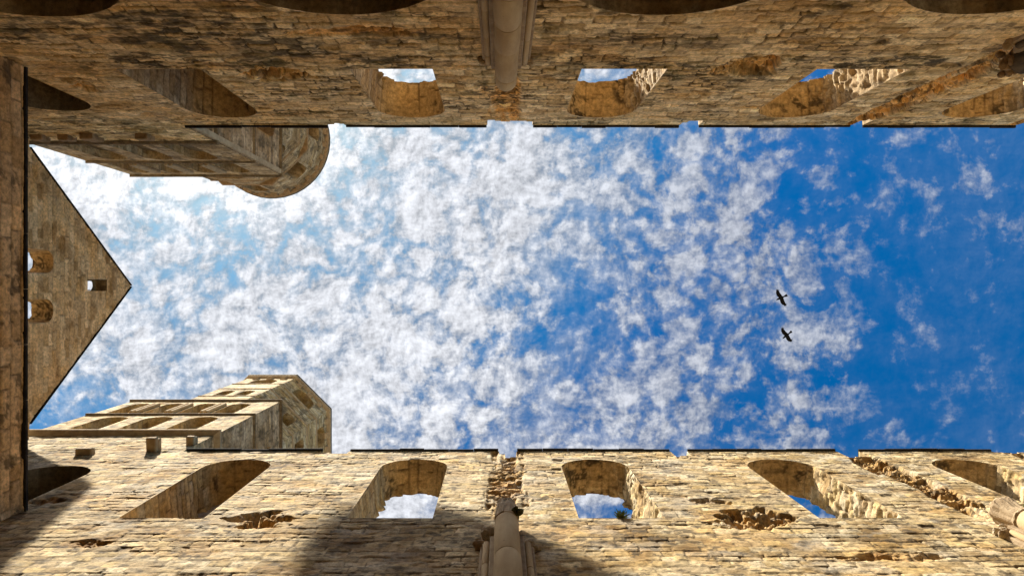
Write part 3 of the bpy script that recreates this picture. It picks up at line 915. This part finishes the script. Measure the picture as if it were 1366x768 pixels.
    for k in range(cnt):
        if round_top:
            a = 2 * math.pi * (k + .5) / cnt; d = ap; t = 0
        else:
            a = 2 * math.pi * (k // 3) / 8; d = ap - .04; t = (k % 3 - 1) * .85
        bm = bmesh.new()
        c_, s_ = math.cos(a), math.sin(a)
        rr = []
        for (o_, z_, w_) in ((0, ze - .42, .10), (.18, ze - .3, .13), (er - d - .06, ze - .02, .14)):
            rr.append(None)
        pts = lambda dd, z_, w_: [(cx_ + c_ * (d - .1) - s_ * (t - w_), oy + s_ * (d - .1) + c_ * (t - w_), z_ + CZ), (cx_ + c_ * (d - .1) - s_ * (t + w_), oy + s_ * (d - .1) + c_ * (t + w_), z_ + CZ),
                                   (cx_ + c_ * (d + dd) - s_ * (t + w_), oy + s_ * (d + dd) + c_ * (t + w_), z_ + CZ), (cx_ + c_ * (d + dd) - s_ * (t - w_), oy + s_ * (d + dd) + c_ * (t - w_), z_ + CZ)]
        loft(bm, [pts(.04, ze - .55, .15), pts(.20, ze - .38, .17), pts(er - d - .08, ze - .01, .17)])
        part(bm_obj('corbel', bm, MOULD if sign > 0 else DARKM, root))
    # broaches where the square turns into the octagon
    for (sx, sy) in ((1, -sign), (1, sign), (-1, -sign), (-1, sign)):
        cxx, cyy = cx_ + sx * (TD / 2 - .06), cy_ + sy * (TD / 2 - .06)
        L = 1.7
        bm = bmesh.new()
        v = [bm.verts.new(p) for p in ((cxx, cyy, 34.7 + CZ), (cxx - sx * L, cyy, 34.7 + CZ), (cxx, cyy - sy * L, 34.7 + CZ),
                                       (cxx - sx * 1.15, cyy - sy * 1.15, 36.9 + CZ))]
        for f in ((0, 1, 2), (0, 1, 3), (1, 2, 3), (0, 2, 3)): bm.faces.new([v[i] for i in f])
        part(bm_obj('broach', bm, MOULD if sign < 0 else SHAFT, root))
    # projecting stones on the face above the nave
    blocks = ((-14.0, -13.48, 23.4, 23.75, .22), (-11.95, -11.6, 23.95, 24.4, .46), (-11.02, -10.72, 24.9, 25.3, .30)) if sign > 0 else \
             ((-16.9, -16.45, 25.5, 26.1, .18), (-15.9, -15.5, 25.5, 26.1, .18), (-15.0, -14.5, 25.3, 26.1, .2), (-13.0, -12.55, 25.3, 25.9, .2))
    for (xa, xb, za, zb, d) in blocks:
        bm = bmesh.new()
        zm = (za + zb) / 2
        box(bm, xa, xb, yf + sign * .2, yf - sign * d, za, zm, .03, .02); box(bm, xa + .03, xb - .02, yf + sign * .2, yf - sign * d * .8, zm + .006, zb, .03, .02)
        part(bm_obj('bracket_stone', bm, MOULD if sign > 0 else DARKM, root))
    return root


tower(1, YB, 'sunlit bell tower with octagonal top and jutting eave, rising beside the gable', False)
tower(-1, YT - .03, 'shaded bell tower with a rounded top, seen against the bright white clouds', True)

# ------------------------------------------------------------------ west gallery wall and gable
XG = -11.7
gw = thing('gallery_wall', 'brown stone gallery front crossing the nave below the gable, dark along its edge', 'wall', (XG, 0, 0))
frg = Frame((XG, 0, 0), (0, 1, 0), (1, 0, 0))


def face_gallery(U, V):
    h, c = masonry(U, V, 131, (.26, .42), (.4, .9), .8, PAL_BROWN * np.array((1.52, 1.36, 1.18)), .4, .036)
    m = np.maximum(sst(fbm(U * 2.2, V * 2.6, 137, 5, .65), .56, .66), masonry.joint * .6)
    c = lerp(c, np.array((.05, .036, .02))[None, None] + 0 * c, (m * .75)[..., None])
    return h, c


keep_world(panel('masonry', gw, STONE, frg, np.arange(YT + .02, YB, .045), np.concatenate([np.arange(-1.6, 13, .3), np.arange(13, 17.46, .05), [17.46]]), [], face_gallery), gw)
bm = bmesh.new(); box(bm, XG - 6.0, XG - .25, YT + .02, YB - .02, 16.6, 17.45)
keep_world(bm_obj('gallery_floor', bm, MOULD, gw), gw)
bm = bmesh.new()
for i in range(8):
    a = YT + .02 + (YB - YT - .04) * i / 8; b = YT + .02 + (YB - YT - .04) * (i + 1) / 8
    box(bm, XG - .6, XG + .055, a + .004, b - .004, 17.465, 17.55, .01)
keep_world(bm_obj('coping', bm, LEAD, gw), gw)

XB = -17.2
gb = thing('gable_wall', 'brown triangular gable wall with two round-headed windows and one small square opening', 'gable', (XB, 0, 0))
frgb = Frame((XB, 0, 0), (0, 1, 0), (1, 0, 0))
GT = .8
q = random.Random(5)
KG = 17.2 / 15.6
tri = [(-5.6, 25.95), (-5.1, 26.0)]
for i in range(1, 24): t = i / 24; tri.append((-5.1 + 5.0 * t, 26.0 + 7.1 * t + q.uniform(-.03, .03)))
tri.append((-.09, 33.1))
for i in range(1, 24): t = i / 24; tri.append((-.09 + 5.0 * t, 33.1 - 7.1 * t + q.uniform(-.03, .03)))
tri += [(4.92, 26.0), (5.6, 25.95)]
gw1 = resample(arch(-1.0, .44, 23.6, 26.95), .07, True)
gw2 = resample(arch(.86, .44, 23.6, 26.95), .07, True)
gw3 = resample([(-.36, 29.65), (.13, 29.65), (.13, 31.1), (-.36, 31.1)], .07, True)
holes = [[tuple(a) for a in p] for p in (gw1, gw2, gw3)]
out = tri + [(7, 25.9), (7, 40), (-7, 40), (-7, 25.9)]


def face_gable(U, V):
    h, c = masonry(U, V, 151, (.2, .33), (.3, .8), .9, PAL_BROWN * np.array((1.55, 1.42, 1.3)), .4)
    m = sst(fbm(U * 1.3, V * 1.3, 157, 5, .6), .56, .68)
    c = lerp(c, c * np.array((.5, .44, .36)), (m * .7)[..., None])
    return h, c


keep_world(panel('masonry', gb, STONE, frgb, np.arange(YT + .02, YB, .05), np.arange(17.4, 33.5, .055), holes + [out], face_gable), gb)
frgo = Frame((XB - GT, 0, 0), (0, 1, 0), (-1, 0, 0))
rnd3 = resample(arch(-.11, .40, 29.9, 31.3), .07, True)
rnd4 = resample(arch(-.11, .19, 29.80, 30.58), .07, True)
holes_o = [holes[0], holes[1], [tuple(a) for a in rnd3]]
keep_world(panel('outer_face', gb, STONE, frgo, np.arange(YT + .02, YB, .1), np.arange(17.4, 33.5, .1), holes_o + [out], lambda U, V: masonry(U, V, 152, pal=PAL_LIGHT, rough=.4)), gb)
keep_world(reveal('verge', gb, STONE, frgb, tri[::-1], GT, .1, 6, False, seed=71, pal=PAL_BROWN * .5, rough=.4), gb)
for k, p in enumerate((gw1, gw2)):
    keep_world(reveal('window', gb, STONE, frgb, [tuple(a) for a in p], GT, .05, 16, True, splay=.05, seed=72 + k, pal=PAL_OCHRE, rough=.8, rag=.10, tint=soffit_tint(75 + k)), gb)
sq = panel('back_panel', gb, STONE, frgb, np.arange(-.5, .3, .05), np.arange(29.5, 31.3, .05), [[tuple(a) for a in rnd4]],
           lambda U, V: masonry(U, V, 155, pal=PAL_BROWN * .6, rough=.5), back=.44)
keep_world(sq, gb)
keep_world(reveal('square_opening', gb, STONE, frgb, [tuple(a) for a in gw3], .45, .05, 12, True, seed=76, pal=PAL_BROWN * .55, rough=.6), gb)
# slate verge capping on the two slopes
bm = bmesh.new()
for a, b in ((tri[1], tri[25]), (tri[25], tri[-2])):
    ax, az = a; bx, bz = b
    L = math.hypot(bx - ax, bz - az); nx, nz = -(bz - az) / L, (bx - ax) / L
    pr = []
    for xx in (XB + .05, XB - GT - .06):
        pr.append([(xx, ax + nx * .02, az + nz * .02 + CZ), (xx, bx + nx * .02, bz + nz * .02 + CZ), (xx, bx + nx * .06, bz + nz * .06 + CZ), (xx, ax + nx * .06, az + nz * .06 + CZ)])
    loft(bm, pr)
keep_world(bm_obj('capping', bm, LEAD, gb), gb)


# ------------------------------------------------------------------ plants and birds
def blade_tuft(name, label, loc, n, size, seed, lean):
    root = thing(name, label, 'plant', loc)
    q = random.Random(seed)
    bm = bmesh.new()
    for i in range(n):
        a = q.uniform(0, 2 * math.pi); l = size * q.uniform(.5, 1.1); w = size * q.uniform(.035, .075)
        up = q.uniform(.3, 1.0)
        d = Vector((math.cos(a), math.sin(a), up)).normalized() + Vector(lean) * q.uniform(.3, 1)
        sd2 = Vector((-math.sin(a), math.cos(a), 0))
        p = Vector((q.gauss(0, size * .30), q.gauss(0, size * .12), 0)); prev = None
        for j in range(5):
            t = j / 4; c = p + d * l * t + Vector((0, 0, -.35 * l * t * t))
            ww = w * math.sin(math.pi * (.15 + .85 * t)) + .002
            v1, v2 = bm.verts.new(c + sd2 * ww), bm.verts.new(c - sd2 * ww)
            if prev: bm.faces.new((prev[0], prev[1], v2, v1))
            prev = (v1, v2)
    bm_obj('leaves', bm, LEAF, root)
    bm = bmesh.new()
    bmesh.ops.create_icosphere(bm, subdivisions=2, radius=size * .28)
    for v in bm.verts: v.co = Vector((v.co.x * 1.5, v.co.y * .8, v.co.z * .5)) * q.uniform(.85, 1.15)
    bm_obj('root_clump', bm, MOSS, root)
    return root


blade_tuft('wall_plant', 'small green plant tuft growing on the stone sill of a sunlit window', (2.88, YB - .02, 17.05 + CZ + .02), 90, .17, 4, (0, -.35, 0))


def bird(label, loc, heading, span, bank, seed):
    root = thing('bird', label, 'bird', loc)
    bm = bmesh.new()
    q = random.Random(seed)
    # x forward, y to its left, z up
    def ring(x, ry, rz, z=0, n=10): return [(x, ry * math.cos(2 * math.pi * i / n), z + rz * math.sin(2 * math.pi * i / n)) for i in range(n)]
    b = span
    loft(bm, [ring(.30 * b, .004, .004), ring(.27 * b, .013 * b, .012 * b), ring(.235 * b, .034 * b, .032 * b), ring(.19 * b, .040 * b, .038 * b), ring(.15 * b, .050 * b, .048 * b),
              ring(.06 * b, .072 * b, .065 * b), ring(-.05 * b, .062 * b, .055 * b), ring(-.14 * b, .036 * b, .03 * b), ring(-.18 * b, .03 * b, .012 * b)])
    # tail fan
    loft(bm, [[(-.14 * b, y * .028 * b, z) for y, z in ((-1, -.006), (1, -.006), (1, .006), (-1, .006))],
              [(-.25 * b, y * .058 * b, z) for y, z in ((-1, -.006), (1, -.006), (1, .006), (-1, .006))],
              [(-.325 * b, y * .075 * b, z) for y, z in ((-1, -.005), (1, -.005), (1, .005), (-1, .005))],
              [(-.345 * b, y * .045 * b, z) for y, z in ((-1, -.004), (1, -.004), (1, .004), (-1, .004))]])
    for s in (-1, 1):
        prof = ((.03, .10, -.10), (.12, .125, -.095), (.22, .14, -.085), (.32, .115, -.085), (.40, .075, -.085), (.46, .035, -.08))
        rings = []
        for (y, le, te) in prof:
            z = .05 * b * math.sin(y * 3.0) ; th = .012 * b * (1 - y)
            rings.append([(te * b, s * y * b, z - th * .4), ((le * .6 + te * .4) * b, s * y * b, z - th), (le * b, s * y * b, z - th * .3), (le * b, s * y * b, z + th * .3), ((le * .6 + te * .4) * b, s * y * b, z + th), (te * b, s * y * b, z + th * .4)])
        loft(bm, rings)
        for f in range(5):                       # spread flight feathers
            a = math.radians(20 + f * 19)
            y0, x0 = (.44 - f * .012) * b, (.02 - f * .025) * b
            L = (.13 - .012 * f) * b
            dx, dy = -math.sin(a) * L, math.cos(a) * L
            w = .011 * b; px, py = math.cos(a) * w, math.sin(a) * w
            z = .05 * b
            loft(bm, [[(x0 - px, s * (y0 - py), z - .004), (x0 + px, s * (y0 + py), z - .004), (x0 + px, s * (y0 + py), z + .004), (x0 - px, s * (y0 - py), z + .004)],
                      [(x0 + dx - px * .6, s * (y0 + dy - py * .6), z + .01), (x0 + dx + px * .6, s * (y0 + dy + py * .6), z + .01), (x0 + dx + px * .6, s * (y0 + dy + py * .6), z + .018), (x0 + dx - px * .6, s * (y0 + dy - py * .6), z + .018)]])
    o = bm_obj('body', bm, FEATHER, root)
    md = o.modifiers.new('merge', 'REMESH'); md.mode = 'VOXEL'; md.voxel_size = .009
    root.rotation_euler = (bank, 0, heading)
    return root


hd = math.atan2(.5, -.86)
bird('black bird gliding beside a pale cloud, the upper of the two birds in the sky', ((1042 - 668) / 950 * 39, (397 - 384) / 950 * 39, 39 + CZ), hd + .12, 1.06, .25, 1)
bird('black bird with wings spread, the lower of the two birds in the sky', ((1049.5 - 668) / 950 * 39, (447 - 384) / 950 * 39, 39 + CZ), math.atan2(.62, -.78), 1.04, -.15, 2)
